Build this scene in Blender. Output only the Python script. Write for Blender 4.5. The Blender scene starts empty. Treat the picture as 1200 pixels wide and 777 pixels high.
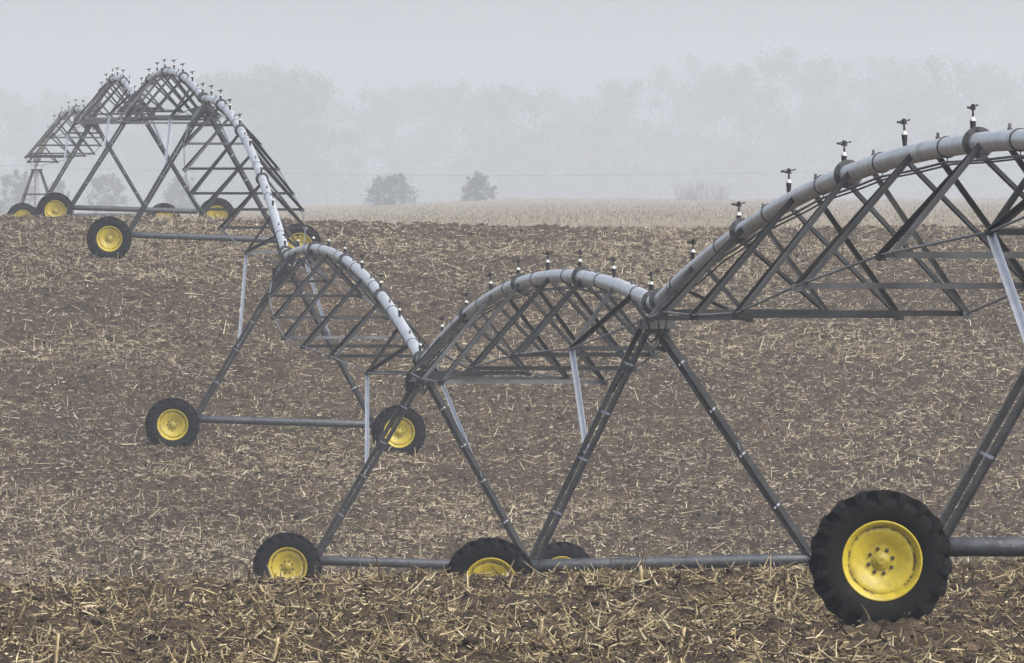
import bpy, bmesh, math, random
import numpy as np
from mathutils import Vector, Matrix

random.seed(7)
rng = np.random.default_rng(11)
S = bpy.context.scene
COL = S.collection
PI = math.pi
F = 12500.0            # focal length in pixels of the 1200 px wide photograph
HY = 320.0             # pixel row of the camera's own level


def wx(px, d):
    return (px - 600.0) / F * d


def wz(py, d):
    return (HY - py) / F * d


# ------------------------------------------------------------------ terrain
KN = [  # distance, height on the axis, tilt to the left, tilt to the right
    (-60, -2.4, 0, 0), (40, -2.6, 0, 0), (76, -2.88, 0, 0), (88, -3.03, .012, .004), (98, -3.06, .018, .012),
    (105, -3.08, .02, .016), (118, -3.65, .025, .03), (133.5, -4.44, .02, .027), (160, -5.35, -.01, .005),
    (181, -5.59, -.016, -.004), (200, -5.2, -.025, 0), (228, -4.03, -.031, 0), (250, -2.3, -.035, 0),
    (276, -.07, -.037, 0), (295, .80, -.032, 0), (310, 1.22, -.022, 0), (333, .90, -.02, 0),
    (378, 1.0, -.012, 0), (440, 1.6, .03, 0), (560, 2.6, .03, .001), (900, 5.2, .028, .002), (1500, 9.85, .03, .002),
    (1700, 10.9, .03, .002), (2000, 9.0, .02, 0), (2600, 8.0, 0, 0), (4200, 8.0, 0, 0)]
KD = np.array([k[0] for k in KN], float)


def pchip(xk, yk, x):
    h = np.diff(xk); dl = np.diff(yk) / h
    m = np.zeros_like(yk)
    for i in range(1, len(yk) - 1):
        if dl[i-1] * dl[i] > 0:
            w1 = 2*h[i] + h[i-1]; w2 = h[i] + 2*h[i-1]
            m[i] = (w1 + w2) / (w1/dl[i-1] + w2/dl[i])
    m[0] = dl[0]; m[-1] = dl[-1]
    i = np.clip(np.searchsorted(xk, x) - 1, 0, len(xk) - 2)
    t = (x - xk[i]) / h[i]
    return ((1+2*t)*(1-t)**2*yk[i] + t*(1-t)**2*h[i]*m[i] + t*t*(3-2*t)*yk[i+1] + t*t*(t-1)*h[i]*m[i+1])


_tab = rng.random((256, 256))


def vnoise(x, y):
    xi = np.floor(x).astype(int); yi = np.floor(y).astype(int)
    fx = x - xi; fy = y - yi
    fx = fx*fx*(3-2*fx); fy = fy*fy*(3-2*fy)
    a = _tab[xi % 256, yi % 256]; b = _tab[(xi+1) % 256, yi % 256]
    c = _tab[xi % 256, (yi+1) % 256]; d = _tab[(xi+1) % 256, (yi+1) % 256]
    return (a*(1-fx)+b*fx)*(1-fy) + (c*(1-fx)+d*fx)*fy


def fbm(x, y, f, o=3):
    s = 0; a = 1; n = 0
    for i in range(o):
        s = s + a*vnoise(x*f + 17.3*i, y*f + 5.1*i); n += a; a *= .5; f *= 2.1
    return s/n


ZC = np.array([k[1] for k in KN], float); ZL = np.array([k[2] for k in KN], float); ZR = np.array([k[3] for k in KN], float)
DIPS = []      # (x, y, radius, depth): the soil pressed down under each wheel


def ground(x, y, rough=True):
    x = np.asarray(x, float); y = np.asarray(y, float)
    x, y = np.broadcast_arrays(x, y)
    z = pchip(KD, ZC, y) + pchip(KD, ZL, y)*np.clip(x, -80, 0) + pchip(KD, ZR, y)*np.clip(x, 0, 80)
    if rough:
        far = np.clip((y-112)/60, 0, 1)*.35
        z = z + (fbm(x+300, y, .03, 3)-.5)*1.6*np.clip((y-1000)/500, 0, 1) + (fbm(x+50, y, .16, 2)-.5)*.26*np.clip((y-280)/30, 0, 1)*np.clip((480-y)/60, 0, 1)
        edge = np.clip(1-abs(y-330)/400, .0, 1)
        z = z + (fbm(x, y, .45)-.5)*.13 + (fbm(x, y*.8, 2.3, 3)-.5)*(.10+far*.12)
        cl = fbm(x+40, y+9, 5.5, 2)
        z = z + np.clip(cl-.52, 0, 1)*(.26+far*.45) + (fbm(x+7, y, 11, 2)-.5)*.05
        # old crop rows run across the slope
        z = z + .02*np.sin(y*2*PI/.76 + 3*fbm(x, y, .1))*np.clip((y-120)/40, 0, 1)
        for (dx, dy, r, dep) in DIPS:
            q = np.exp(-((x-dx)**2 + (y-dy)**2)/(r*r))
            z = z - dep*q
    return z


def gz(x, y):
    return float(ground(np.array([x]), np.array([y]), False)[0])


# ------------------------------------------------------------------ materials
def mat(name):
    m = bpy.data.materials.new(name); m.use_nodes = True
    nt = m.node_tree
    return m, nt, nt.nodes['Principled BSDF']


def N(nt, typ, **kw):
    n = nt.nodes.new(typ)
    for k, v in kw.items():
        if k in n.inputs:
            n.inputs[k].default_value = v
        else:
            setattr(n, k, v)
    return n


def ramp(nt, fac, stops):
    r = nt.nodes.new('ShaderNodeValToRGB')
    el = r.color_ramp.elements
    while len(el) < len(stops):
        el.new(.5)
    for e, (p, c) in zip(el, stops):
        e.position = p; e.color = (*c, 1)
    nt.links.new(fac, r.inputs['Fac'])
    return r


def obj_noise(nt, scale, detail=4, rough=.6):
    t = nt.nodes.new('ShaderNodeTexCoord')
    n = N(nt, 'ShaderNodeTexNoise', Scale=scale, Detail=detail, Roughness=rough)
    nt.links.new(t.outputs['Object'], n.inputs['Vector'])
    return n


def bump(nt, b, src, strength, dist):
    bp = N(nt, 'ShaderNodeBump', Strength=strength, Distance=dist)
    nt.links.new(src, bp.inputs['Height']); nt.links.new(bp.outputs['Normal'], b.inputs['Normal'])


def steel(name, c0, c1, metallic, r0, r1, scale=6, mud=0.0):
    m, nt, b = mat(name)
    n = obj_noise(nt, scale, 6, .65)
    r = ramp(nt, n.outputs['Fac'], [(.32, c0), (.5, tuple((a+q)/2 for a, q in zip(c0, c1))), (.68, c1)])
    out = r.outputs['Color']
    if mud:
        n2 = obj_noise(nt, 34, 3, .7)
        k = ramp(nt, n2.outputs['Fac'], [(.56, (0, 0, 0)), (.66, (mud, mud, mud))])
        mx = N(nt, 'ShaderNodeMixRGB'); mx.inputs['Color2'].default_value = (.30, .28, .25, 1)
        nt.links.new(k.outputs['Color'], mx.inputs['Fac']); nt.links.new(out, mx.inputs['Color1'])
        out = mx.outputs['Color']
    nt.links.new(out, b.inputs['Base Color'])
    b.inputs['Metallic'].default_value = metallic
    rr = N(nt, 'ShaderNodeMapRange'); rr.inputs['To Min'].default_value = r0; rr.inputs['To Max'].default_value = r1
    nt.links.new(n.outputs['Fac'], rr.inputs['Value']); nt.links.new(rr.outputs['Result'], b.inputs['Roughness'])
    bump(nt, b, n.outputs['Fac'], .15, .004)
    return m


M = {}
M['pipe'] = steel('galvanised_pipe', (.55, .57, .60), (.76, .78, .82), .5, .30, .5, 3.0)
m = M['pipe']; nt = m.node_tree; b = nt.nodes['Principled BSDF']
src = b.inputs['Base Color'].links[0].from_socket
n = obj_noise(nt, 1.4, 8, .72); k = ramp(nt, n.outputs['Fac'], [(.54, (0, 0, 0)), (.68, (.6, .6, .6))])
mx = N(nt, 'ShaderNodeMixRGB'); mx.inputs['Color2'].default_value = (.25, .23, .21, 1)
nt.links.new(k.outputs['Color'], mx.inputs['Fac']); nt.links.new(src, mx.inputs['Color1']); nt.links.new(mx.outputs['Color'], b.inputs['Base Color'])
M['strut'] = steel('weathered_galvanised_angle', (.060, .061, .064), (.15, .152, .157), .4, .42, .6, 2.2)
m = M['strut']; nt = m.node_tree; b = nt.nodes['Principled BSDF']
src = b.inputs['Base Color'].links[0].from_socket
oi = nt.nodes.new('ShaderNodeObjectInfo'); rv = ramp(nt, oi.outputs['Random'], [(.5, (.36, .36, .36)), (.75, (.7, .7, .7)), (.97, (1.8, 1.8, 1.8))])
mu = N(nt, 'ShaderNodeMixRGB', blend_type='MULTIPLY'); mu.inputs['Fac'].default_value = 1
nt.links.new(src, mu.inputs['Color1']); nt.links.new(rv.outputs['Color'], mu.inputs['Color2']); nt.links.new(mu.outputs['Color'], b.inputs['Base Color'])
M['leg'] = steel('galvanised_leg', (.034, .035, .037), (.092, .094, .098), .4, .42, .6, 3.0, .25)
M['batten'] = steel('galvanised_batten', (.30, .31, .33), (.42, .43, .46), .5, .4, .55, 5.0)
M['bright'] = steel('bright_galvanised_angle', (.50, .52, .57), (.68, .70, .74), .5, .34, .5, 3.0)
M['beam'] = steel('weathered_base_beam', (.045, .050, .057), (.105, .114, .128), .4, .42, .6, 5.0, .4)
M['rod'] = steel('truss_rod_steel', (.16, .165, .18), (.28, .29, .31), .5, .4, .6, 6.0)
M['dark_steel'] = steel('dark_flange_steel', (.05, .051, .055), (.12, .12, .126), .45, .45, .65, 9.0)

m, nt, b = mat('black_cable'); b.inputs['Base Color'].default_value = (.03, .03, .033, 1); b.inputs['Roughness'].default_value = .5
M['cable'] = m
m, nt, b = mat('black_plastic'); n = obj_noise(nt, 40); r = ramp(nt, n.outputs['Fac'], [(.3, (.012, .012, .014)), (.7, (.035, .035, .04))])
nt.links.new(r.outputs['Color'], b.inputs['Base Color']); b.inputs['Roughness'].default_value = .4
M['plastic'] = m
m, nt, b = mat('white_plastic'); n = obj_noise(nt, 60); r = ramp(nt, n.outputs['Fac'], [(.3, (.56, .56, .52)), (.7, (.76, .76, .72))])
nt.links.new(r.outputs['Color'], b.inputs['Base Color']); b.inputs['Roughness'].default_value = .4
M['white'] = m
m, nt, b = mat('tyre_rubber'); n = obj_noise(nt, 7, 6, .7)
r = ramp(nt, n.outputs['Fac'], [(.35, (.006, .006, .007)), (.6, (.009, .009, .0095)), (.74, (.05, .038, .029))])
nt.links.new(r.outputs['Color'], b.inputs['Base Color']); b.inputs['Roughness'].default_value = .75; b.inputs['Specular IOR Level'].default_value = .12
n2 = obj_noise(nt, 60, 3); bump(nt, b, n2.outputs['Fac'], .25, .004)
M['tyre'] = m

m, nt, b = mat('yellow_rim_paint')
n = obj_noise(nt, 9, 6, .7)
r = ramp(nt, n.outputs['Fac'], [(.3, (.42, .325, .022)), (.55, (.55, .43, .032)), (.75, (.61, .49, .06))])
tc = nt.nodes.new('ShaderNodeTexCoord')
sx = nt.nodes.new('ShaderNodeSeparateXYZ'); nt.links.new(tc.outputs['Object'], sx.inputs[0])
px2 = N(nt, 'ShaderNodeMath', operation='POWER'); px2.inputs[1].default_value = 2
pz2 = N(nt, 'ShaderNodeMath', operation='POWER'); pz2.inputs[1].default_value = 2
nt.links.new(sx.outputs['X'], px2.inputs[0]); nt.links.new(sx.outputs['Z'], pz2.inputs[0])
ad = N(nt, 'ShaderNodeMath', operation='ADD'); nt.links.new(px2.outputs[0], ad.inputs[0]); nt.links.new(pz2.outputs[0], ad.inputs[1])
sq = N(nt, 'ShaderNodeMath', operation='SQRT'); nt.links.new(ad.outputs[0], sq.inputs[0])
ring = ramp(nt, sq.outputs[0], [(.258, (0, 0, 0)), (.267, (1, 1, 1)), (.279, (1, 1, 1)), (.289, (0, 0, 0))])   # rust in the seam of the disc
n3 = obj_noise(nt, 11, 3, .6)
k3 = ramp(nt, n3.outputs['Fac'], [(.47, (.12, .12, .12)), (.55, (.95, .95, .95))])
mu = N(nt, 'ShaderNodeMixRGB', blend_type='MULTIPLY'); mu.inputs['Fac'].default_value = 1
nt.links.new(ring.outputs['Color'], mu.inputs['Color1']); nt.links.new(k3.outputs['Color'], mu.inputs['Color2'])
n4 = obj_noise(nt, 24, 4, .7)
k4 = ramp(nt, n4.outputs['Fac'], [(.66, (0, 0, 0)), (.74, (.7, .7, .7))])
mxx = N(nt, 'ShaderNodeMixRGB', blend_type='LIGHTEN'); mxx.inputs['Fac'].default_value = 1
nt.links.new(mu.outputs['Color'], mxx.inputs['Color1']); nt.links.new(k4.outputs['Color'], mxx.inputs['Color2'])
mx = N(nt, 'ShaderNodeMixRGB'); mx.inputs['Color2'].default_value = (.075, .045, .022, 1)
nt.links.new(mxx.outputs['Color'], mx.inputs['Fac']); nt.links.new(r.outputs['Color'], mx.inputs['Color1'])
nt.links.new(mx.outputs['Color'], b.inputs['Base Color']); b.inputs['Roughness'].default_value = .42
n5 = obj_noise(nt, 3.2, 5, .7)
k5 = ramp(nt, n5.outputs['Fac'], [(.48, (0, 0, 0)), (.72, (.55, .55, .55))])      # dried mud dusted over the paint
mx5 = N(nt, 'ShaderNodeMixRGB'); mx5.inputs['Color2'].default_value = (.24, .18, .085, 1)
nt.links.new(k5.outputs['Color'], mx5.inputs['Fac']); nt.links.new(mx.outputs['Color'], mx5.inputs['Color1'])
nt.links.new(mx5.outputs['Color'], b.inputs['Base Color'])
M['rim'] = m
m, nt, b = mat('yellow_hub_paint'); n = obj_noise(nt, 22, 5)
r = ramp(nt, n.outputs['Fac'], [(.35, (.30, .24, .022)), (.65, (.46, .365, .03))])
nt.links.new(r.outputs['Color'], b.inputs['Base Color']); b.inputs['Roughness'].default_value = .5
M['hub'] = m
m, nt, b = mat('rusty_bolt'); b.inputs['Base Color'].default_value = (.07, .05, .03, 1); b.inputs['Roughness'].default_value = .7
M['bolt'] = m

# soil: damp dark brown, paler and drier in patches, paler still where the far field is untilled
m, nt, b = mat('damp_soil')
tc = nt.nodes.new('ShaderNodeTexCoord')


def gn(scale, detail, rough=.6):
    n = N(nt, 'ShaderNodeTexNoise', Scale=scale, Detail=detail, Roughness=rough)
    nt.links.new(tc.outputs['Object'], n.inputs['Vector']); return n


n1 = gn(.35, 5); n2 = gn(7, 6, .7); n3 = gn(26, 4, .7)
r1 = ramp(nt, n2.outputs['Fac'], [(.3, (.022, .016, .011)), (.5, (.054, .040, .027)), (.72, (.14, .106, .072))])
r0 = ramp(nt, n1.outputs['Fac'], [(.35, (.75, .74, .76)), (.65, (1.15, 1.1, 1.04))])
mu = N(nt, 'ShaderNodeMixRGB', blend_type='MULTIPLY'); mu.inputs['Fac'].default_value = 1
nt.links.new(r1.outputs['Color'], mu.inputs['Color1']); nt.links.new(r0.outputs['Color'], mu.inputs['Color2'])
kk = ramp(nt, n3.outputs['Fac'], [(.57, (0, 0, 0)), (.66, (.7, .7, .7))])   # crumbs of chaff too small to model
mx = N(nt, 'ShaderNodeMixRGB'); mx.inputs['Color2'].default_value = (.26, .20, .135, 1)
nt.links.new(kk.outputs['Color'], mx.inputs['Fac']); nt.links.new(mu.outputs['Color'], mx.inputs['Color1'])
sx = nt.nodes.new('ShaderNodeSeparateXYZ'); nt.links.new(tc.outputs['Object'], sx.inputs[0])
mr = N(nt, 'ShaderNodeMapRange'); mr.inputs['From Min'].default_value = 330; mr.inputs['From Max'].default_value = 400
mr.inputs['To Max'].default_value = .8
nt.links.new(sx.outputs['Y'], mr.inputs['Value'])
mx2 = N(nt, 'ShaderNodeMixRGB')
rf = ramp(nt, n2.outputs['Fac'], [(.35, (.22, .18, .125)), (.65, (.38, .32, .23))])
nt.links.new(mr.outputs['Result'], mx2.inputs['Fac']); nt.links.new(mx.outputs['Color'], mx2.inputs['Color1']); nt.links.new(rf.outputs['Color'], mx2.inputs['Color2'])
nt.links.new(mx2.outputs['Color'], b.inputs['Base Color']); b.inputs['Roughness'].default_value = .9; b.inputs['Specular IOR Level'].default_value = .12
bump(nt, b, n3.outputs['Fac'], .6, .03)
M['soil'] = m

m, nt, b = mat('soil_clod')
n2 = obj_noise(nt, 9, 5, .7)
r1 = ramp(nt, n2.outputs['Fac'], [(.3, (.022, .0162, .0115)), (.55, (.05, .038, .027)), (.75, (.10, .076, .053))])
nt.links.new(r1.outputs['Color'], b.inputs['Base Color']); b.inputs['Roughness'].default_value = .9; b.inputs['Specular IOR Level'].default_value = .12
M['clod'] = m


def straw_mat(name, stops):
    m, nt, b = mat(name)
    g = nt.nodes.new('ShaderNodeNewGeometry')
    r = ramp(nt, g.outputs['Random Per Island'], stops)
    n = obj_noise(nt, 14, 3)
    r2 = ramp(nt, n.outputs['Fac'], [(.35, (.62, .6, .58)), (.65, (1.1, 1.1, 1.1))])
    mu = N(nt, 'ShaderNodeMixRGB', blend_type='MULTIPLY'); mu.inputs['Fac'].default_value = 1
    nt.links.new(r.outputs['Color'], mu.inputs['Color1']); nt.links.new(r2.outputs['Color'], mu.inputs['Color2'])
    nt.links.new(mu.outputs['Color'], b.inputs['Base Color']); b.inputs['Roughness'].default_value = .7; b.inputs['Specular IOR Level'].default_value = .3
    return m


M['straw'] = straw_mat('corn_straw', [(0, (.045, .032, .02)), (.33, (.155, .112, .06)), (.58, (.34, .258, .135)), (.83, (.58, .465, .255)), (1, (.84, .74, .50))])
M['straw_far'] = straw_mat('weathered_straw', [(0, (.10, .075, .052)), (.3, (.26, .20, .13)), (.6, (.52, .42, .275)), (1, (.88, .79, .58))])
M['straw_pale'] = straw_mat('old_stubble', [(0, (.16, .13, .09)), (.5, (.36, .30, .21)), (1, (.54, .47, .34))])
M['husk'] = straw_mat('corn_husk', [(0, (.10, .072, .04)), (.5, (.26, .195, .11)), (1, (.62, .53, .35))])
M['stub'] = straw_mat('corn_stub', [(0, (.40, .29, .14)), (.5, (.52, .40, .22)), (1, (.64, .54, .34))])
M['stub_dark'] = straw_mat('dark_corn_stub', [(0, (.14, .085, .04)), (1, (.19, .12, .06))])


def leaf_mat(name, c0, c1):
    m, nt, b = mat(name)
    g = nt.nodes.new('ShaderNodeNewGeometry')
    r = ramp(nt, g.outputs['Random Per Island'], [(0, c0), (1, c1)])
    nt.links.new(r.outputs['Color'], b.inputs['Base Color']); b.inputs['Roughness'].default_value = .7
    return m


M['cedar'] = leaf_mat('cedar_needles', (.055, .065, .05), (.115, .125, .095))
M['wood_leaf'] = leaf_mat('spring_leaves', (.042, .062, .034), (.075, .10, .045))
M['wood_leaf_pale'] = leaf_mat('pale_spring_leaves', (.075, .115, .025), (.125, .165, .04))
M['twig'] = leaf_mat('grey_twigs', (.07, .06, .055), (.14, .12, .105))
m, nt, b = mat('bark'); n = obj_noise(nt, 5, 5); r = ramp(nt, n.outputs['Fac'], [(.3, (.05, .042, .036)), (.7, (.12, .1, .085))])
nt.links.new(r.outputs['Color'], b.inputs['Base Color']); b.inputs['Roughness'].default_value = .9
M['bark'] = m


# ------------------------------------------------------------------ mesh helpers
class MB:
    def __init__(self):
        self.v = []; self.f = []; self.smooth = []

    def add(self, vs, fs, sm=False):
        o = len(self.v); self.v += [tuple(v) for v in vs]
        for f in fs:
            self.f.append(tuple(i+o for i in f)); self.smooth.append(sm)

    def loft(self, rings, closed=True, caps=True, sm=True):
        n = len(rings[0]); vs = [p for r in rings for p in r]; fs = []
        for i in range(len(rings)-1):
            for j in range(n if closed else n-1):
                a = i*n+j; b_ = i*n+(j+1) % n
                fs.append((a, b_, b_+n, a+n))
        self.add(vs, fs, sm)
        if caps:
            o = len(self.v)-len(vs)
            self.f.append(tuple(o+j for j in reversed(range(n)))); self.smooth.append(False)
            k = o+(len(rings)-1)*n
            self.f.append(tuple(k+j for j in range(n))); self.smooth.append(False)

    def tube(self, pts, r, n=10, caps=True):
        pts = [Vector(p) for p in pts]; rings = []
        rr = r if isinstance(r, (list, tuple)) else [r]*len(pts)
        t0 = (pts[1]-pts[0]).normalized()
        ref = Vector((0, 0, 1)) if abs(t0.z) < .9 else Vector((1, 0, 0))
        for i, p in enumerate(pts):
            t = (pts[min(i+1, len(pts)-1)]-pts[max(i-1, 0)]).normalized()
            u = t.cross(ref).normalized(); w = u.cross(t).normalized()
            rings.append([p+(u*math.cos(2*PI*j/n)+w*math.sin(2*PI*j/n))*rr[i] for j in range(n)])
        self.loft(rings, True, caps)

    def prism(self, p, q, prof, hint):
        """a bar from p to q with the 2-D section prof, whose second axis leans to hint"""
        p = Vector(p); q = Vector(q); t = (q-p).normalized()
        h = Vector(hint); w = (h-t*h.dot(t)).normalized(); u = t.cross(w)
        self.loft([[c+u*a+w*b_ for a, b_ in prof] for c in (p, q)], True, True, False)

    def angle(self, p, q, s=.06, t=.008, hint=(0, 0, 1), flip=1):
        k = s/2
        self.prism(p, q, [(-k*flip, -k), (k*flip, -k), (k*flip, -k+t), ((-k+t)*flip, -k+t), ((-k+t)*flip, k), (-k*flip, k)], hint)

    def box(self, c, s, R=None):
        vs = []
        for i in range(8):
            v = Vector(((i & 1)-.5, ((i >> 1) & 1)-.5, ((i >> 2) & 1)-.5)) * Vector((1, 1, 1))
            v = Vector((v.x*s[0], v.y*s[1], v.z*s[2]))
            if R is not None: v = R @ v
            vs.append(v+Vector(c))
        self.add(vs, [(0, 2, 3, 1), (4, 5, 7, 6), (0, 1, 5, 4), (2, 6, 7, 3), (0, 4, 6, 2), (1, 3, 7, 5)])

    def lathe(self, prof, n=48, axis='Y', closed=False, sm=True):
        rings = []
        for r, h in prof:
            ring = []
            for j in range(n):
                a = 2*PI*j/n
                if axis == 'Y': ring.append((r*math.cos(a), h, r*math.sin(a)))
                else: ring.append((r*math.cos(a), r*math.sin(a), h))
            rings.append(ring)
        if closed: rings.append(rings[0])
        self.loft(rings, True, False, sm)

    def build(self, name, material, parent=None, loc=(0, 0, 0), link=True):
        me = bpy.data.meshes.new(name)
        me.from_pydata(self.v, [], self.f); me.update()
        me.polygons.foreach_set('use_smooth', self.smooth)
        bm = bmesh.new(); bm.from_mesh(me); bmesh.ops.recalc_face_normals(bm, faces=bm.faces); bm.to_mesh(me); bm.free()
        me.materials.append(material)
        o = bpy.data.objects.new(name, me); COL.objects.link(o)
        o.location = loc
        if parent is not None: o.parent = parent
        return o


def np_mesh(name, V, Q, material, smooth=False):
    me = bpy.data.meshes.new(name)
    Q = np.asarray(Q, np.int32); k = Q.shape[1]
    me.vertices.add(len(V)); me.vertices.foreach_set('co', np.asarray(V, np.float32).ravel())
    me.loops.add(Q.size); me.loops.foreach_set('vertex_index', Q.ravel())
    me.polygons.add(len(Q)); me.polygons.foreach_set('loop_start', np.arange(0, Q.size, k, dtype=np.int32))
    me.update(calc_edges=True); me.validate()
    if smooth: me.polygons.foreach_set('use_smooth', np.ones(len(Q), bool))
    me.materials.append(material)
    o = bpy.data.objects.new(name, me); COL.objects.link(o)
    return o


def tag(o, label=None, cat=None, group=None, kind=None):
    if label: o['label'] = label
    if cat: o['category'] = cat
    if group: o['group'] = group
    if kind: o['kind'] = kind
    return o


def empty(name, loc=(0, 0, 0), parent=None, rz=0):
    o = bpy.data.objects.new(name, None); COL.objects.link(o)
    o.location = loc; o.rotation_euler = (0, 0, rz); o.empty_display_size = .2
    if parent is not None: o.parent = parent
    return o


def copy(o, parent, loc=None):
    c = o.copy(); COL.objects.link(c); c.parent = parent
    if loc is not None: c.location = loc
    return c


# ------------------------------------------------------------------ the machine: stations
HUB = .575
HALVES = [2.2, 2.30, 2.33, 2.42, 2.46, 2.52, 2.5]
# tower: distance, pixel column of its centre, ground pixel rows at the left and right wheel, label
TOW = [
    (88.0, 1338, 737, 737, 'nearest drive tower, with the biggest yellow-rimmed wheel clear of the soil at lower right'),
    (133.5, 787, 737, 727, 'drive tower whose right leg runs down behind the biggest wheel, left wheel half sunk'),
    (181.3, 496, 703, 714, 'drive tower with partly buried yellow wheel at bottom left, between the two middle arches'),
    (228.0, 334, 529, 538, 'drive tower on the open slope at mid left, both whole wheels visible'),
    (276.0, 239, 306, 314, 'drive tower near the hill crest, right wheel hidden behind the descending pipe'),
    (333.0, 159, 269, 275, 'misty drive tower just over the crest, yellow wheel at each beam end'),
    (378.0, 109, 276, 276, 'faintest drive tower far over the crest with the smallest wheels, furthest left'),
]
JH = [3.97, 4.01, 4.10, 4.24, 4.28, 4.15, 4.25]
JPX = [1345, 770, 496, 336, 239, 159, 109]   # the pipe knuckles sit a little off the towers' centres
BEAM_UP = [.105, .20, .12, .14, .13, .13, .13]
towers = []
for (d, px, yl, yr, lab), jh in zip(TOW, JH):
    x = wx(px, d)
    zl = wz(yl, d); zr = wz(yr, d)
    towers.append(dict(half=HALVES[len(towers)], p=Vector((x, d, (zl+zr)/2)), zl=zl, zr=zr, jh=jh, lab=lab))
PIV = Vector((wx(43, 443), 443, wz(189, 443)))
joints = [t['p']+Vector((wx(jp, t['p'].y)-t['p'].x, 0, t['jh'])) for t, jp in zip(towers, JPX)] + [PIV]
# yaw of every tower: square to the pipe line
for i, t in enumerate(towers):
    a = joints[max(i-1, 0)]; b_ = joints[i+1]
    t['yaw'] = math.atan2(-(b_.x-a.x), b_.y-a.y)
    for s, zz in ((-1, t['zl']), (1, t['zr'])):
        c = t['p']+Vector((math.cos(t['yaw'])*s*t['half'], math.sin(t['yaw'])*s*t['half']-.30, 0))
        base = gz(c.x, c.y)
        DIPS.append((c.x, c.y, .9, base-zz-.05))

# ------------------------------------------------------------------ master parts (meshes shared by every copy)


def tyre_mesh():
    b = MB()
    prof = [(.325, -.115), (.345, -.135), (.40, -.155), (.46, -.160), (.495, -.150), (.512, -.125), (.520, -.07), (.522, 0),
            (.520, .07), (.512, .125), (.495, .150), (.46, .160), (.40, .155), (.345, .135), (.325, .115)]
    b.lathe(prof, 64, 'Y')
    nl = 18
    for side in (-1, 1):
        for k in range(nl):
            th0 = 2*PI*(k+(.5 if side > 0 else 0))/nl
            path = [(0, .576, .015), (.07, .583, .075), (.12, .583, .130), (.135, .566, .164), (.142, .505, .174), (.145, .450, .167)]
            rings = []
            for j, (dt, r, y) in enumerate(path):
                a = th0-dt
                wdt = (.026, .025, .026, .028, .024, .016)[j]
                low = r-.07 if j < 3 else (r-.05 if j == 3 else r-.01)
                ring = []
                if j < 4:
                    for (rr, s2) in ((r, -1), (r, 1), (low, 1.25), (low, -1.25)):
                        aa = a+s2*wdt/r
                        ring.append((rr*math.cos(aa), y*side, rr*math.sin(aa)))
                else:
                    for (yy, s2) in ((y, -1), (y, 1), (y-.03, 1.2), (y-.03, -1.2)):
                        aa = a+s2*wdt/r
                        ring.append((r*math.cos(aa), yy*side, r*math.sin(aa)))
                rings.append(ring)
            b.loft(rings, True, True, False)
    return b


def rim_mesh():
    b = MB()
    # camera side is -Y: rolled lip, drop, seam, dished disc
    prof = [(.318, .12), (.345, .125), (.340, .11), (.300, .09), (.292, 0), (.300, -.09), (.326, -.112), (.344, -.118), (.347, -.128), (.341, -.136),
            (.330, -.132), (.312, -.118), (.300, -.100), (.292, -.085), (.286, -.078), (.281, -.080), (.270, -.084), (.24, -.078),
            (.205, -.064), (.165, -.046), (.140, -.037), (.128, -.035), (.060, -.034), (.0, -.034)]
    prof = [(q*.962, y_) for q, y_ in prof]
    b.lathe(prof, 64, 'Y')
    return b


def hub_mesh():
    b = MB()
    b.lathe([(.078, -.030), (.076, -.044), (.070, -.049), (.045, -.050), (.042, -.056), (.020, -.057), (.0, -.057)], 32, 'Y')
    return b


def bolt_mesh():
    b = MB()
    b.lathe([(.0, -.058), (.011, -.058), (.013, -.054), (.013, -.044), (.017, -.043), (.017, -.032)], 6, 'Y', sm=False)
    return b


tyre0 = rim0 = hub0 = bolt0 = None
sprk0 = None


def make_wheel(parent, loc, spin):
    global tyre0, rim0, hub0, bolt0
    w = empty('wheel', loc, parent); w.rotation_euler = (0, spin, 0)
    if tyre0 is None:
        tyre0 = tyre_mesh().build('tyre', M['tyre'], w)
        rim0 = rim_mesh().build('rim', M['rim'], w)
        hub0 = hub_mesh().build('hub', M['hub'], w)
        bolt0 = []
        for k in range(8):
            a = 2*PI*k/8
            o = bolt_mesh().build('wheel_bolt', M['bolt'], w, (.102*math.cos(a), 0, .102*math.sin(a))) if k == 0 else copy(bolt0[0], w, (.102*math.cos(a), 0, .102*math.sin(a)))
            bolt0.append(o)
    else:
        for o in [tyre0, rim0, hub0]+bolt0:
            copy(o, w)
    return w


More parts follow.
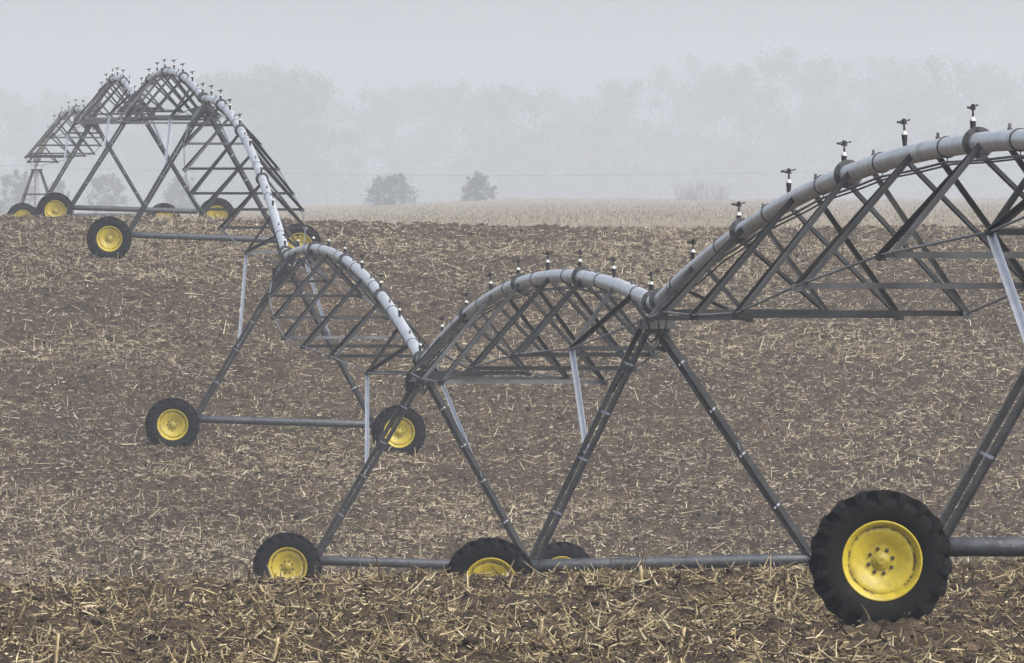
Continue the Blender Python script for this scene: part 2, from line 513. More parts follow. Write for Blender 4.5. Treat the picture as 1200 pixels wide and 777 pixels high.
def make_tower(i, t, far_node_l, far_node_r):
    HALF = t['half']
    root = empty('drive_tower', t['p'], None, t['yaw'])
    tag(root, t['lab'], 'irrigation tower', 'wheeled drive towers of the centre pivot')
    inv = (Matrix.Translation(t['p']) @ Matrix.Rotation(t['yaw'], 4, 'Z')).inverted()
    L = lambda p: inv @ Vector(p)
    zl = t['zl']-t['p'].z+HUB; zr = t['zr']-t['p'].z+HUB
    # base beam: round tube with flanged ends
    b = MB()
    pl = Vector((-HALF-.05, 0, zl+BEAM_UP[i])); pr = Vector((HALF+.05, 0, zr+BEAM_UP[i]))
    b.tube([pl, pl.lerp(pr, .25), pl.lerp(pr, .5), pl.lerp(pr, .75), pr], .082, 18)
    b.build('base_beam', M['beam'], root)
    for s, zz in ((-1, zl), (1, zr)):
        make_wheel(root, (s*HALF, -.30, zz), random.uniform(0, 6))
        g = MB()
        g.box((s*HALF, -.06, zz), (.26, .2, .30)); g.lathe([(0, -.2), (.06, -.2), (.06, .05), (.1, .06), (.1, .12), (0, .12)], 16, 'Y')
        for kk in range(len(g.v)-96, len(g.v)):
            v = g.v[kk]; g.v[kk] = (v[0]+s*HALF, v[1], v[2]+zz)
        g.build('gearbox', M['dark_steel'], root)
    top = t['jh']-.30; hx = joints[i].x-t['p'].x; bu = BEAM_UP[i]
    # legs: two angle irons laced with battens
    for s in (-1, 1):
        foot = Vector((s*(HALF-.46), 0, (zl if s < 0 else zr)+.14))
        head = Vector((hx+s*.13-(.07 if i == 1 else 0), 0, top))
        ax = (head-foot).normalized(); perp = Vector((-ax.z, 0, ax.x))*(-s)  # inward
        lg = MB()
        offs = (.0, .085)
        ends = []
        for k, o in enumerate(offs):
            f2 = foot+perp*(o*.8)*-1+Vector((0, .05-.10*k, 0)); h2 = head+perp*o*-1+Vector((0, .12-.24*k, 0))
            lg.angle(f2, h2, .072, .009, (0, -1, 0), 1 if k == 0 else -1); ends.append((f2, h2))
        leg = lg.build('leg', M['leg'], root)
        for q in (.25, .47, .66, .86):
            a = ends[0][0].lerp(ends[0][1], q); c = ends[1][0].lerp(ends[1][1], q)
            e = (c-a).normalized(); bt = MB()
            bt.prism(a-e*.03+Vector((0, -.05, 0)), c+e*.03+Vector((0, -.05, 0)), [(-.014, -.003), (.014, -.003), (.014, .003), (-.014, .003)], (0, -1, 0))
            bt.build('batten_plate', M['batten'], leg)
        # shoe where the leg meets the beam
        sh = MB(); sh.box(foot+Vector((0, 0, -.05)), (.22, .14, .10)); sh.build('leg_shoe', M['leg'], root)
        # bright stay from the far span's last truss node down to the leg
        node = L(far_node_l if s < 0 else far_node_r)
        tgt = ends[0][0].lerp(ends[0][1], .50).lerp(ends[1][0].lerp(ends[1][1], .50), .6)
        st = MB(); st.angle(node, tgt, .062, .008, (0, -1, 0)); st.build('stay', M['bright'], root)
    # head: cross plate, gussets and knuckle under the pipe joint
    h = MB()
    h.box((hx, 0, top), (.50, .34, .02)); h.box((hx, -.14, top+.06), (.42, .012, .10)); h.box((hx, .14, top+.06), (.42, .012, .10))
    h.box((hx, .0, top-.045), (.30, .20, .07))
    h.tube([(hx, 0, top), (hx, 0, top+.20)], .06, 12)
    h.build('tower_head', M['strut'], root)
    if i > 1:
        c = MB(); c.box((hx-.22, .16, top-.06), (.16, .18, .20)); c.box((hx-.22, .16, top+.05), (.20, .22, .02))
        c.build('control_box', M['strut'], root)
    # loose hoses looping round the knuckle
    for q in range(3):
        lp = []
        for j in range(13):
            u = j/12; lp.append((hx+(-.16+.10*q)+.05*math.sin(u*5+q), -.45+.9*u, top+.10-(.20+.07*q)*math.sin(PI*u)))
        k = MB(); k.tube(lp, .012, 6); k.build('hose', M['cable'], root)
    # cable conduit that runs down the left leg
    k = MB(); k.tube([(hx-.10, .1, top-.05), (hx-.24, .05, top-.25), (hx-.55, .06, top-.8)], .012, 6); k.build('conduit', M['cable'], root)
    return root


def sprinkler(parent, loc, spin, scale=1.0):
    """impact sprinkler: body, white collar and head with nozzle arms"""
    global sprk0
    e = empty('sprinkler', loc, parent); e.rotation_euler = (random.gauss(0, .035), random.gauss(0, .035), spin); e.scale = (scale,)*3
    if sprk0 is None:
        b = MB(); b.lathe([(.018, -.02), (.020, .0), (.022, .02), (.031, .115), (.033, .120), (.0, .120)], 14, 'Z')
        c = MB(); c.lathe([(.0, .120), (.031, .120), (.034, .127), (.029, .136), (.017, .152), (.013, .160), (.0, .160)], 14, 'Z')
        h = MB()
        h.tube([(0, 0, .165), (0, 0, .235)], .011, 8)
        h.box((0, 0, .250), (.044, .032, .036)); h.box((0, 0, .276), (.030, .026, .018)); h.box((.0, 0, .232), (.07, .018, .010))
        h.tube([(-.01, 0, .243), (-.06, .006, .246), (-.090, .01, .253)], [.011, .009, .012], 8)
        h.tube([(.01, 0, .258), (.05, -.006, .267), (.075, -.008, .274)], [.008, .006, .011], 8)
        h.tube([(-.02, .0, .270), (-.05, .0, .264), (-.082, .002, .250)], [.005, .005, .007], 6)
        sprk0 = [b.build('sprinkler_body', M['plastic'], e), c.build('collar', M['white'], e), h.build('sprinkler_head', M['plastic'], e)]
    else:
        for o in sprk0: copy(o, e)
    return e


def make_span(A, B, rise, label, idx):
    """A far joint, B near joint; returns the two near-end truss nodes"""
    root = empty('irrigation_span', A)
    tag(root, label, 'irrigation span', 'bowed pipe spans of the centre pivot')
    D = B-A; Lh = math.hypot(D.x, D.y)
    dirh = Vector((D.x, D.y, 0)).normalized()       # towards the camera
    lat = Vector((0, 0, 1)).cross(dirh)*-1          # photo-left
    if lat.x > 0: lat = -lat
    P = lambda t: D*t+Vector((0, 0, 4*rise*t*(1-t)))
    RP = .096

    def Tn(t):
        return (P(min(t+.004, 1.0))-P(max(t-.004, 0.0))).normalized()

    KT = [0, .125, .25, .375, .5, .625, .75, .875, 1]
    wt = lambda t: float(np.interp(t, KT, [.15, .60, .94, 1.13, 1.21, 1.16, .96, .62, .15]))
    ht = lambda t: float(np.interp(t, KT, [.2, .64, .95, 1.28, 1.46, 1.30, 1.05, .81, .2]))
    Bn = lambda t, s: P(t)+lat*s*wt(t)-Vector((0, 0, ht(t)))
    b = MB(); b.tube([P(k/56) for k in range(57)], RP, 22); b.build('water_pipe', M['pipe'], root)
    # flanges where two lengths of pipe are bolted together
    fl = [1/8*k for k in (2, 4, 6)]+[.012, .988]
    f0 = None
    for t in fl:
        t2 = t-.008 if .1 < t < .9 else t
        f = MB(); tn = Tn(t2)
        f.tube([P(t2)-tn*.022, P(t2)-tn*.003], .152, 20); f.tube([P(t2)+tn*.003, P(t2)+tn*.022], .152, 20)
        for k in range(8):
            u = lat; w = tn.cross(lat).normalized(); a = 2*PI*k/8
            c = P(t2)+(u*math.cos(a)+w*math.sin(a))*.126
            f.tube([c-tn*.04, c+tn*.04], .012, 6)
        f.build('flange', M['dark_steel'], root)
    # thin straps that hold the cable to the pipe
    for k in range(8):
        t = (k+.5)/8
        s_ = MB(); tn = Tn(t); u = lat; w = tn.cross(lat).normalized()
        if w.z < 0: w = -w
        ring = [P(t)+(u*math.cos(2*PI*j/24)+w*math.sin(2*PI*j/24))*(RP+.006) for j in range(25)]
        s_.tube(ring, .0075, 6, False); s_.tube([P(t)-w*RP, P(t)-w*(RP+.06)], .007, 6); s_.build('strap', M['dark_steel'], root)
    # control cables slung below the pipe
    for off, drop, rad in ((.02, .050, .013), (-.035, .07, .010)):
        cpts = []
        for k in range(97):
            t = .02+.96*k/96
            sag = .02*abs(math.sin(PI*(t*8-.5)))
            cpts.append(P(t)-Vector((0, 0, RP+drop+sag))+lat*off)
        cb = MB(); cb.tube(cpts, rad, 6); cb.build('control_cable', M['cable'], root)
    # truss rods
    for s in (1, -1):
        pts = [P(.006)-Vector((0, 0, .22))+lat*s*.16]
        for k in range(1, 8): pts.append(Bn(k/8, s))
        pts.append(P(.994)-Vector((0, 0, .22))+lat*s*.16)
        r = MB()
        for a, c in zip(pts[:-1], pts[1:]): r.tube([a, c], .0135, 8)
        r.build('truss_rod', M['rod'], root)
    dt = 1/Lh
    for k in range(1, 8):
        t = k/8
        for s in (1, -1):
            n = Bn(t, s)
            end = k in (1, 7)
            sgn = 1 if t >= .5 else -1
            if end:
                tops = [(0, t, .0), (0, t+sgn*2.9*dt, .0)]
            elif s > 0:
                tops = [(0, t+.45*dt, 0), (.75*dt, t+.50*dt, 0)]
            else:
                tops = [(0, t+1.25*dt, 0), (0, t-1.25*dt, 0)]
            for (ob, tt, _) in tops:
                bn = Bn(t+ob, s)
                tp = P(tt)+lat*s*.088-Vector((0, 0, .045))
                up = (tp-bn).normalized()
                st = MB(); st.angle(bn-up*.03, tp+up*.06, .057, .008, lat*s+Vector((0, 0, .4)), s)
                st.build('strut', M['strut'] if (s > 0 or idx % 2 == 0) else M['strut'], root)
            nd = MB(); nd.box(n-Vector((0, 0, .02)), (.10, .16, .07)); nd.build('node_plate', M['strut'], root)
        cbm = MB(); cbm.angle(Bn(t, 1), Bn(t, -1), .06, .008, (0, 0, 1)); cbm.build('cross_bar', M['strut'], root)
    # sprinklers and plugged outlets, turn about
    n_s = 8
    for k in range(n_s):
        t = (k+.86)/n_s
        if idx == 0 and k == 7: t = .985
        tn = Tn(t)
        sprinkler(root, P(t)+Vector((0, 0, RP-.005)), random.uniform(-.9, .9) if random.random() < .75 else random.uniform(1.0, 2.2), .98)
        t2 = (k+.36)/n_s
        pg = MB(); c = P(t2)+Vector((0, 0, RP-.01)); pg.tube([c, c+Vector((0, 0, .03)), c+Vector((0, 0, .032)), c+Vector((0, 0, .07))], [.024, .022, .016, .014], 8)
        pg.build('pipe_plug', M['dark_steel'], root)
    return A+Bn(7/8, 1), A+Bn(7/8, -1)


LAB = ['nearest bowed pipe span, large at right against the mist, running out of the frame',
       'bowed pipe span at the centre of the field, left of the nearest arch',
       'bowed pipe span at left of centre, bending down to the right over bare slope',
       'pipe span dropping steeply down the hillside just right of the tallest arch',
       'tallest looking arch on the skyline at upper left, crowded with sprinklers on its crown',
       'second arch from the left on the misty skyline, partly behind the tallest arch',
       'furthest and faintest arch, leading to the pivot point at far left']
RISE = [.72, .82, .82, .92, .78, .95, .95]
nodes = []
for i in range(7):
    nodes.append(make_span(joints[i+1], joints[i], RISE[i], LAB[i], i))
for i, t in enumerate(towers):
    if i < 7:
        make_tower(i, t, *nodes[i])

# fix: the stays go to the FAR span's near-end nodes (span i runs from tower i+1 to tower i, so nodes[i] belongs to tower i)

# pivot point: four splayed legs, braces, riser and elbow
pg = gz(PIV.x, PIV.y)
pv = empty('pivot_point', (PIV.x, PIV.y, pg))
tag(pv, 'four legged steel pivot pyramid at the far misty end of the pipe line', 'pivot tower')
hh = PIV.z-pg
for sx in (-1, 1):
    for sy in (-1, 1):
        l = MB(); l.angle((sx*1.25, sy*1.25, 0), (sx*.14, sy*.14, hh-.35), .10, .01, (0, -1, 0)); l.build('leg', M['leg'], pv)
for zf in (.33, .62):
    w = 1.25-(1.25-.14)*zf*1.05; z = hh*zf
    for a, c in (((-w, -w), (w, -w)), ((w, -w), (w, w)), ((w, w), (-w, w)), ((-w, w), (-w, -w))):
        r = MB(); r.angle((*a, z), (*c, z), .06, .008); r.build('cross_brace', M['strut'], pv)
r = MB(); r.tube([(0, 0, .0), (0, 0, hh*.5), (0, 0, hh-.25), (.02, -.05, hh-.08), (.06, -.35, hh)], .11, 16); r.build('riser_pipe', M['pipe'], pv)
r = MB(); r.box((0, 0, hh-.34), (.5, .5, .03)); r.build('bearing_plate', M['strut'], pv)
r = MB(); r.box((.1, -.6, hh*.35), (.45, .25, .8)); r.box((.1, -.6, hh*.35+.42), (.5, .3, .03)); r.build('control_panel', M['strut'], pv)

# ------------------------------------------------------------------ ground sheet (finer where it is seen)
rows = np.concatenate([
    np.arange(-50, 68, 4.0), np.arange(68, 113, .10), np.arange(113, 172, .6), np.arange(172, 322, .14),
    np.arange(322, 530, 3.0), np.arange(530, 1700, 4), np.arange(1700, 4000, 45)])
cols = np.concatenate([-np.geomspace(260, 14, 14), np.linspace(-13.4, 13.4, 420), np.geomspace(14, 260, 14)])
# columns fan out a little with distance so the far slope is covered too
fan = np.interp(rows, [-50, 72, 110, 172, 320, 530, 1700, 4000], [1.0, .66, .80, 1.1, 1.8, 2.4, 7.0, 15.5])
core = abs(cols) < 13.9
X = np.where(core[None, :], cols[None, :]*fan[:, None], 0)
edge = 13.4*fan
og = np.concatenate([np.linspace(0, 1, 15)[1:]])
outer_r = edge[:, None]+(540-edge[:, None])*(og[None, :]**2)
X[:, -14:] = outer_r; X[:, :14] = -outer_r[:, ::-1]
Y = np.repeat(rows[:, None], X.shape[1], 1)
Z = ground(X, Y)
V = np.stack([X.ravel(), Y.ravel(), Z.ravel()], 1)
nr, nc = X.shape
idx = np.arange(nr*nc).reshape(nr, nc)
Q = np.stack([idx[:-1, :-1].ravel(), idx[:-1, 1:].ravel(), idx[1:, 1:].ravel(), idx[1:, :-1].ravel()], 1)
g = np_mesh('ground', V, Q, M['soil'], True)
tag(g, kind='structure')


# ------------------------------------------------------------------ straw: bent three-sided slivers strewn on the soil
def slivers(name, x, y, length, width, pitch, material, segs=1, curl=0.0, lift=.01):
    n = len(x)
    z = ground(x, y)
    yaw = rng.uniform(0, 2*PI, n)
    cp, sp = np.cos(pitch), np.sin(pitch)
    dirv = np.stack([np.cos(yaw)*cp, np.sin(yaw)*cp, sp], 1)
    side = np.stack([-np.sin(yaw), np.cos(yaw), np.zeros(n)], 1)
    roll = rng.uniform(-1.2, 1.2, n)
    upv = np.cross(dirv, side)*1.0
    upv = -upv*np.sign(-upv[:, 2:3]+1e-9)
    s2 = side*np.cos(roll)[:, None]+upv*np.sin(roll)[:, None]
    u2 = np.cross(dirv, s2)
    base = np.stack([x, y, z+lift], 1)
    k = segs+1
    bend = rng.normal(0, curl, (n, 2))
    rings = []
    for j in range(k):
        q = j/segs
        c = base+dirv*(length*(q-(.15)))[:, None] + (s2*bend[:, :1]+u2*bend[:, 1:])*(length*q*q)[:, None]
        wv = width*(1-.55*q*q)
        rings.append(np.stack([c+s2*wv[:, None]*.5, c-s2*wv[:, None]*.5, c+u2*wv[:, None]*.38], 1))
    V = np.stack(rings, 1).reshape(-1, 3)            # n,k,3
    o = (np.arange(n)*k*3)[:, None]
    qs = []
    for j in range(segs):
        for a in range(3):
            b_ = (a+1) % 3
            qs.append(np.stack([np.full(n, j*3+a), np.full(n, j*3+b_), np.full(n, j*3+3+b_), np.full(n, j*3+3+a)], 1)+o)
    Q = np.concatenate(qs, 0)
    return np_mesh(name, V, Q, material)


def scatter(y0, y1, hw, n, patch_f, patch_lo, fn=None):
    """n points between two distances, hw = half width per metre of distance, thinned in patches"""
    m = int(n*2.2)
    y = np.sqrt(rng.uniform(y0*y0, y1*y1, m)); x = rng.uniform(-1, 1, m)*y*hw
    p = fbm(x, y*.6, patch_f, 3)
    keep = rng.random(m) < np.clip((p-.38)*4, patch_lo, 1)
    return x[keep][:n], y[keep][:n]


def mixpitch(n, up):
    flat = rng.normal(.06, .14, n)
    steep = rng.uniform(.3, 1.45, n)
    return np.where(rng.random(n) < up, steep, flat)


x, y = scatter(68, 114, .095, 101000, .9, .07)
n = len(x)
o = slivers('straw_litter', x, y, np.clip(rng.lognormal(-2.45, .6, n), .03, .34), rng.uniform(.007, .030, n), mixpitch(n, .06), M['straw'], 3, .26)
tag(o, 'yellow brown corn straw and husks strewn over the near rise', 'straw', kind='stuff')
x, y = scatter(68, 114, .095, 6900, .9, .1)
n = len(x)
o = slivers('corn_husks', x, y, rng.uniform(.05, .17, n), rng.uniform(.02, .05, n), mixpitch(n, .2), M['husk'], 4, .5)
tag(o, 'pale curled corn husks and leaves matted among the straw on the near rise', 'husks', kind='stuff')
x, y = scatter(68, 114, .095, 33000, 1.3, .3)
n = len(x)
o = slivers('chaff', x, y, rng.uniform(.03, .10, n), rng.uniform(.008, .03, n), mixpitch(n, .15), M['straw'], 1, .1)
tag(o, 'small chaff and broken husk between the straws on the near rise', 'chaff', kind='stuff')
x, y = scatter(170, 322, .080, 420000, .22, .2)
n = len(x)
o = slivers('straw_litter', x, y, np.clip(rng.lognormal(-2.25, .55, n), .04, .5), rng.uniform(.013, .040, n), mixpitch(n, .17), M['straw_far'], 1, .1)
tag(o, 'pale straw scattered over the dark slope behind the pipe line', 'straw', kind='stuff')
x, y = scatter(170, 322, .080, 240000, .35, .3)
n = len(x)
o = slivers('chaff', x, y, rng.uniform(.03, .10, n), rng.uniform(.012, .034, n), mixpitch(n, .2), M['straw_far'], 1, .1)
tag(o, 'fine chaff between the straws on the slope behind the pipe line', 'chaff', kind='stuff')
x, y = scatter(112, 172, .09, 7000, .3, .3)
n = len(x)
o = slivers('straw_litter', x, y, rng.uniform(.08, .35, n), rng.uniform(.01, .03, n), mixpitch(n, .2), M['straw_far'], 1, .1)
tag(o, 'straw in the hollow behind the near rise', 'straw', kind='stuff')
x, y = scatter(530, 1700, .06, 90000, .04, .4)
n = len(x)
o = slivers('corn_stubble', x, y, rng.uniform(.12, .38, n), rng.uniform(.04, .10, n), rng.uniform(.1, 1.3, n), M['straw_pale'], 1, .05)
tag(o, 'pale corn stubble covering the misty field beyond the crest', 'stubble', kind='stuff')


# clods of soil on the near rise and slope
def clods(name, x, y, size, material):
    n = len(x); z = ground(x, y)
    ico = bmesh.new(); bmesh.ops.create_icosphere(ico, subdivisions=1, radius=1)
    bv = np.array([v.co[:] for v in ico.verts]); bf = np.array([[v.index for v in f.verts] for f in ico.faces]); ico.free()
    jit = 1+rng.normal(0, .24, (n, len(bv), 1))
    sc = size[:, None, None]*np.stack([rng.uniform(.7, 1.4, n), rng.uniform(.7, 1.4, n), rng.uniform(.45, .9, n)], 1)[:, None, :]
    V = bv[None]*jit*sc
    a = rng.uniform(0, 2*PI, n); c, s = np.cos(a)[:, None], np.sin(a)[:, None]
    V = np.stack([V[..., 0]*c-V[..., 1]*s, V[..., 0]*s+V[..., 1]*c, V[..., 2]], -1)
    V = V+np.stack([x, y, z+size*.15], 1)[:, None, :]
    Q = (bf[None]+(np.arange(n)*len(bv))[:, None, None]).reshape(-1, 3)
    return np_mesh(name, V.reshape(-1, 3), Q, material)


x, y = scatter(68, 114, .095, 13500, .8, .2)
o = clods('soil_clods', x, y, np.clip(rng.lognormal(-3.8, .45, len(x)), .012, .06), M['clod'])
tag(o, 'dark crumbling soil clods on the near rise', 'soil', kind='stuff')
x, y = scatter(172, 320, .064, 9000, .3, .2)
o = clods('soil_clods', x, y, np.clip(rng.lognormal(-3.6, .4, len(x)), .015, .075), M['clod'])
tag(o, 'dark soil clods on the slope behind the pipe line', 'soil', kind='stuff')


# the stalks that stand out one by one
def stub(px, d, length, lean, label, material='stub', r=.013, twist=0.0, fork=False, depth_lean=.0, px_is_base=True):
    x = wx(px, d); z = float(ground(np.array([x]), np.array([d]))[0])
    root = empty('corn_stub', (x, d, z)); tag(root, label, 'corn stalk', 'single corn stalks left standing in the near stubble')
    dv = Vector((math.sin(lean), depth_lean, math.cos(lean))).normalized()
    b = MB(); pts = []
    for k in range(6):
        q = k/5
        pts.append(dv*(length*q-.03)+Vector((.12*length*math.sin(q*2.2)*twist, 0, 0)))
    b.tube(pts, [r*1.15, r, r*1.12, r*.92, r*.95, r*.7], 8); b.build('stalk', M[material], root)
    for k in range(2 if not fork else 3):
        q = .35+.28*k; p0 = dv*(length*q); sd = -1 if (k+int(px)) % 2 else 1
        h = MB()
        lp = [p0, p0+Vector((sd*.03, .01, .05)), p0+Vector((sd*.065, .0, .06 if not fork else .11)), p0+Vector((sd*.10, -.02, .02 if not fork else .17))]
        rings = []
        for j, p in enumerate(lp):
            wdt = (.012, .014, .011, .003)[j]
            rings.append([p+Vector((0, -wdt, 0)), p+Vector((0, 0, -.006)), p+Vector((0, wdt, 0)), p+Vector((0, 0, -.002))])
        h.loft(rings, True, True, False); h.build('husk', M[material], root)
    return root


stub(64, 78, .30, .10, 'tall yellow corn stalk standing alone at the bottom left of the field')
stub(319, 79, .24, .22, 'thin yellow stalk leaning right near the bottom edge, below the half buried left wheel')
stub(353, 101, .20, -.25, 'dark brown broken stub in front of the half buried yellow rim', 'stub_dark', .02)
stub(313, 101, .22, -.45, 'pale stub leaning left in front of the half buried tyre', 'stub', .016, .5)
stub(377, 102, .17, .18, 'pale forked stub just right of the half buried tyre', 'stub', .011, 0, True)
stub(752, 103, .24, -.06, 'thick upright pale stub standing against the long base beam', 'stub', .021)
stub(711, 103, .22, .75, 'pale stub leaning hard to the right under the long base beam', 'stub', .012)
stub(833, 103, .19, .42, 'slim yellow stub leaning right against the long base beam', 'stub', .011)
stub(634, 89, .16, .03, 'short thick upright stub on bare soil below the half sunk middle wheel', 'stub', .019)
stub(795, 81, .25, .22, 'yellow stalk leaning right in the straw left of the biggest wheel', 'stub', .015)
stub(902, 103, .10, .05, 'small white stub peeking up left of the biggest wheel', 'stub', .014)
stub(530, 102, .20, .05, 'thin upright stub beside the left edge of the half sunk middle tyre', 'stub', .010)


# ------------------------------------------------------------------ bushes, far wood, wire
def leaf_cloud(centres, radii, per, size, soft=False):
    """small leaf faces spread through each clump"""
    vs = []; n = 0
    cs = np.repeat(np.asarray(centres, float), per, 0); rs = np.repeat(np.asarray(radii, float), per, 0)
    m = len(cs)
    dv = rng.normal(0, 1, (m, 3)); dv /= np.linalg.norm(dv, axis=1)[:, None]
    rad = rng.random(m)**.42 if not soft else np.clip(abs(rng.normal(0, .6, m)), 0, 1.15)
    if rs.ndim == 1: rs = np.stack([rs, rs, rs*.85], 1)
    c = cs+dv*rs*rad[:, None]
    a = rng.normal(0, 1, (m, 3)); a /= np.linalg.norm(a, axis=1)[:, None]
    b_ = np.cross(a, rng.normal(0, 1, (m, 3))); b_ /= np.linalg.norm(b_, axis=1)[:, None]
    s = size*rng.uniform(.5, 1.3, m)[:, None]
    V = np.stack([c-a*s, c+b_*s*.45, c+a*s, c-b_*s*.45], 1).reshape(-1, 3)
    Q = np.arange(m*4).reshape(m, 4)
    return V, Q


def bush(px, d, wpx, top, label, kind='dome'):
    x = wx(px, d); z = gz(x, d); h = wz(top, d)-z; w = wpx/F*d/2
    root = empty('cedar_bush', (x, d, z)); tag(root, label, 'bush', 'dark bushes beyond the far field')
    cs = []; rs = []
    for k in range(64):
        q = random.random()**1.1; a = random.uniform(0, 2*PI)
        if kind == 'dome': prof = math.sqrt(max(.05, 1-(q*.94)**3))
        else: prof = (1-q)**.8+.08
        rr = w*prof*math.sqrt(random.random())*.86
        cs.append((rr*math.cos(a), rr*math.sin(a), h*(.10+q*.82))); rs.append(w*random.uniform(.16, .34)*(.6+.4*prof))
    cs.append((0, 0, h*.93)); rs.append(w*.13)
    for k in range(4):
        cs.append((random.uniform(-.5, .5)*w, 0, h*random.uniform(.86, .98))); rs.append(w*.11)
    for k in range(9):
        q = random.random(); a = random.uniform(0, 2*PI); rr = w*random.uniform(.5, .98)*math.cos(q*1.2)
        for j in range(3): cs.append((rr*math.cos(a)*(1+.07*j), rr*math.sin(a), h*(.25+.75*q)+j*h*.05)); rs.append(w*(.09-.02*j))
    V, Q = leaf_cloud(cs, np.array(rs)*1.15, 62, .2, True)
    o = np_mesh('crown', V, Q, M['cedar']); o.parent = root
    t = MB(); t.tube([(0, 0, -.1), (.03, 0, h*.4), (0, .02, h*.85)], [.09, .06, .02], 8); t.build('trunk', M['bark'], root)
    return root


bush(457, 1500, 70, 206, 'wide dark cedar bush at the far field edge, left of the smaller bush', 'dome')
bush(559, 1500, 45, 205, 'smaller rounded cedar bush standing alone right of the wide one')
bush(19, 1640, 60, 203, 'faint cedar at the far left edge behind the pivot point', 'dome')
bush(124, 1640, 58, 204, 'faint cedar framed between the legs of the far misty tower', 'dome')
bush(214, 1640, 48, 208, 'faint cedar behind the right leg of the tower near the crest', 'dome')
bush(68, 1640, 30, 212, 'low faint cedar just right of the pivot point', 'dome')


def brush(px, d, wpx, top, label):
    x = wx(px, d); z = gz(x, d); h = wz(top, d)-z; w = wpx/F*d/2
    root = empty('bare_brush', (x, d, z)); tag(root, label, 'brush')
    b = MB()
    for k in range(190):
        bx = random.uniform(-.75, .75)*w; by = random.uniform(-.5, .5)*w
        a = random.gauss(0, .35); hh_ = h*random.uniform(.45, 1)*(1-.35*(bx/w)**2)
        p1 = Vector((bx+math.sin(a)*hh_*.5, by, hh_*.5)); p2 = Vector((bx+math.sin(a)*hh_*.9+random.gauss(0, .08), by, hh_))
        b.tube([(bx, by, 0), p1, p2], [.018, .013, .007], 4)
        for j in range(3):
            e = p1.lerp(p2, random.random()); b.tube([e, e+Vector((random.gauss(0, .25), random.gauss(0, .2), random.uniform(.1, .4)))], [.01, .006], 3)
    b.build('stems', M['twig'], root)


brush(822, 1560, 76, 207, 'pale leafless brush at the far field edge, right of centre')

# far wood seen as one soft mass; tops follow the skyline
SKY = [(-120, 100), (0, 97), (60, 101), (110, 108), (170, 102), (225, 96), (255, 84), (300, 75), (340, 72), (372, 82), (392, 112), (430, 97), (456, 91), (500, 97),
       (560, 93), (610, 97), (650, 103), (690, 108), (718, 88), (747, 72), (803, 57), (850, 74), (885, 62), (917, 50), (960, 60), (1023, 62), (1060, 70), (1094, 60),
       (1150, 70), (1200, 72), (1320, 70)]
SKX = np.array([s[0] for s in SKY], float); SKT = np.array([s[1] for s in SKY], float)


def wood(name, px0, px1, step, d0, d1, material, label, per=300):
    cs = []; rs = []; tr = MB()
    px = px0
    while px < px1:
        d = random.uniform(d0, d1); x = wx(px, d); z = gz(x, d)
        top = wz(np.interp(px, SKX, SKT)+abs(random.gauss(0, 7)), d); h = top-z
        w = h*random.uniform(.26, .36)
        tr.tube([(x, d, z), (x+.2, d, z+h*.4), (x, d+.2, z+h*.8)], [.35, .25, .08], 6)
        for k in range(6):
            a = random.uniform(0, 2*PI); q = random.uniform(.35, .7)
            tr.tube([(x, d, z+h*q), (x+math.cos(a)*w*.7, d+math.sin(a)*w*.7, z+h*(q+.18))], [.12, .04], 5)
        for k in range(10):
            cs.append((x+random.uniform(-1, 1)*w, d+random.uniform(-1, 1)*w, z+h*random.uniform(.0, .36))); rs.append(h*random.uniform(.08, .13))
        for k in range(34):
            q = random.random(); a = random.uniform(0, 2*PI)
            prof = math.sin(PI*min(1, (.16+q*.80)))**.7
            rr = w*prof*math.sqrt(random.random())
            cs.append((x+rr*math.cos(a), d+rr*math.sin(a), z+h*(.14+.79*q))); rs.append(h*random.uniform(.05, .105))
        cs.append((x, d, z+h*.95)); rs.append(h*.05)
        px += step*random.uniform(.7, 1.3)
    V, Q = leaf_cloud(cs, np.array(rs)*1.25, per, .6, True)
    tv = np.array(tr.v); o = len(V)
    tq = np.array([f if len(f) == 4 else (f[0], f[1], f[2], f[2]) for f in tr.f if len(f) == 4])
    ob = np_mesh(name, np.concatenate([V, tv]), np.concatenate([Q, tq+o]), material)
    ob.data.materials.append(M['bark'])
    mi = np.zeros(len(ob.data.polygons), np.int32); mi[len(Q):] = 1
    ob.data.polygons.foreach_set('material_index', mi)
    tag(ob, label, 'woodland', kind='stuff')


wood('distant_wood', 244, 385, 24, 2800, 2900, M['wood_leaf_pale'], 'pale yellow green clump of trees rising out of the mist at left of centre')
wood('distant_wood', -110, 1310, 26, 3050, 3400, M['wood_leaf'], 'long grey green wood closing the misty background')

# overhead wire across the far background, its poles beyond both edges of the view
pl = empty('overhead_line', (0, 2100, 0)); tag(pl, 'thin overhead wire crossing the misty background in front of the wood', 'overhead wire')
for zz, yy in ((wz(204.5, 2100), 0),):
    w = MB(); w.tube([(xx, yy, zz+.0002*xx*xx-.2) for xx in np.linspace(-140, 140, 41)], .05, 5); w.build('wire', M['cable'], pl)
for sx in (-140, 140):
    zb = gz(sx, 2100)
    w = MB(); w.tube([(sx, .4, zb-.3), (sx, .4, wz(204, 2100)+3.2)], [.16, .11], 8); w.box((sx, .4, wz(204, 2100)+2.45), (.12, 1.6, .12)); w.build('pole', M['bark'], pl)

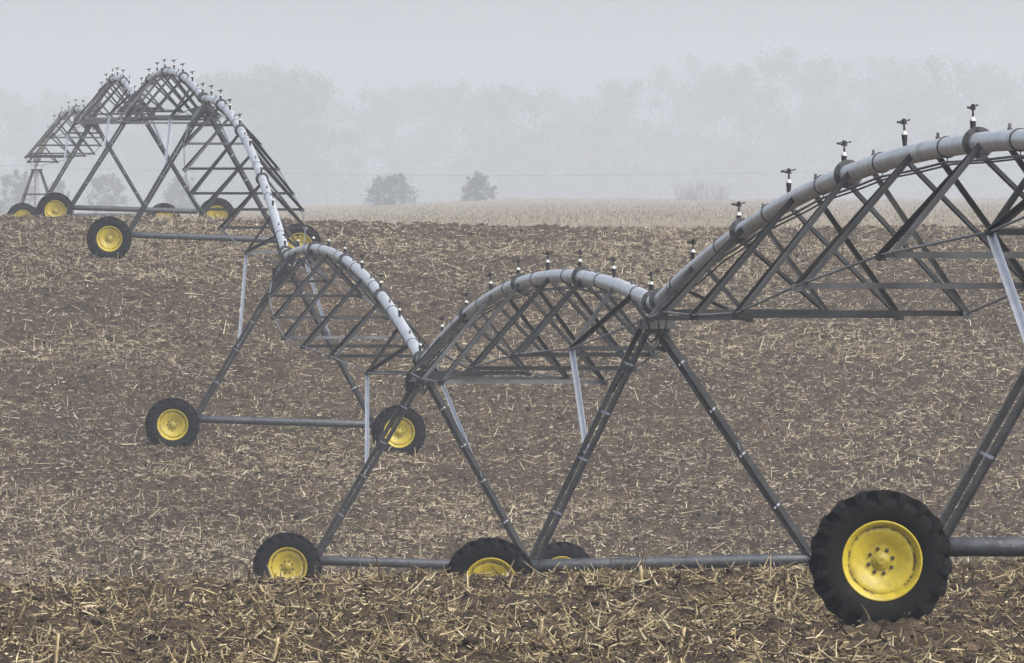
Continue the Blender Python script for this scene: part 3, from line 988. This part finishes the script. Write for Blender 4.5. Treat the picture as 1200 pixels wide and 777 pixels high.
# ------------------------------------------------------------------ mist
hz = MB(); x0, x1, y0, y1, z0, z1 = -560, 560, -60, 4050, -12, 84
hz.box(((x0+x1)/2, (y0+y1)/2, (z0+z1)/2), (x1-x0, y1-y0, z1-z0))
m = bpy.data.materials.new('mist'); m.use_nodes = True; nt = m.node_tree
for n in list(nt.nodes): nt.nodes.remove(n)
out = nt.nodes.new('ShaderNodeOutputMaterial'); pv_ = nt.nodes.new('ShaderNodeVolumePrincipled')
pv_.inputs['Color'].default_value = (.875, .92, 1.0, 1); pv_.inputs['Density'].default_value = .00045; pv_.inputs['Anisotropy'].default_value = 0.0
nt.links.new(pv_.outputs['Volume'], out.inputs['Volume'])
h = hz.build('haze', m); tag(h, 'cool grey mist lying over the whole field', 'mist', kind='stuff')

# ------------------------------------------------------------------ light
SUN_EL, SUN_AZ = math.radians(46), math.radians(126)      # azimuth from +Y towards +X
w = bpy.data.worlds.new('World'); S.world = w; w.use_nodes = True; nt = w.node_tree
bg = nt.nodes['Background']
sky = nt.nodes.new('ShaderNodeTexSky'); sky.sky_type = 'NISHITA'; sky.sun_disc = False
sky.sun_elevation = SUN_EL; sky.sun_rotation = SUN_AZ; sky.air_density = 1.0; sky.dust_density = 4.0; sky.ozone_density = 1.0
hs = nt.nodes.new('ShaderNodeHueSaturation'); hs.inputs['Saturation'].default_value = .55
nt.links.new(sky.outputs['Color'], hs.inputs['Color']); nt.links.new(hs.outputs['Color'], bg.inputs['Color'])
bg.inputs['Strength'].default_value = .10
ld = bpy.data.lights.new('sun', 'SUN'); ld.energy = 1.5; ld.angle = math.radians(50); ld.color = (1, .985, .96)
lo = bpy.data.objects.new('sun', ld); COL.objects.link(lo)
sd = Vector((math.sin(SUN_AZ)*math.cos(SUN_EL), math.cos(SUN_AZ)*math.cos(SUN_EL), math.sin(SUN_EL)))
lo.rotation_euler = sd.to_track_quat('Z', 'Y').to_euler(); lo.location = (0, 0, 60)

# ------------------------------------------------------------------ camera and render settings
cd = bpy.data.cameras.new('camera'); cam = bpy.data.objects.new('camera', cd); COL.objects.link(cam)
cd.sensor_width = 36; cd.lens = F/1200*36; cd.clip_start = 1; cd.clip_end = 6000
cam.location = (0, 0, 0)
cam.rotation_euler = (math.radians(90)-math.atan((388.5-HY)/F), 0, 0)
S.camera = cam
S.render.engine = 'CYCLES'
S.cycles.use_denoising = True
try: S.cycles.denoiser = 'OPENIMAGEDENOISE'
except Exception: pass
S.cycles.volume_bounces = 2
S.cycles.max_bounces = 6; S.cycles.diffuse_bounces = 2; S.cycles.glossy_bounces = 2
S.view_settings.view_transform = 'Standard'
try: S.view_settings.look = 'None'
except Exception: pass
S.view_settings.gamma = 1; S.view_settings.use_curve_mapping = False
S.view_settings.exposure = 0.94
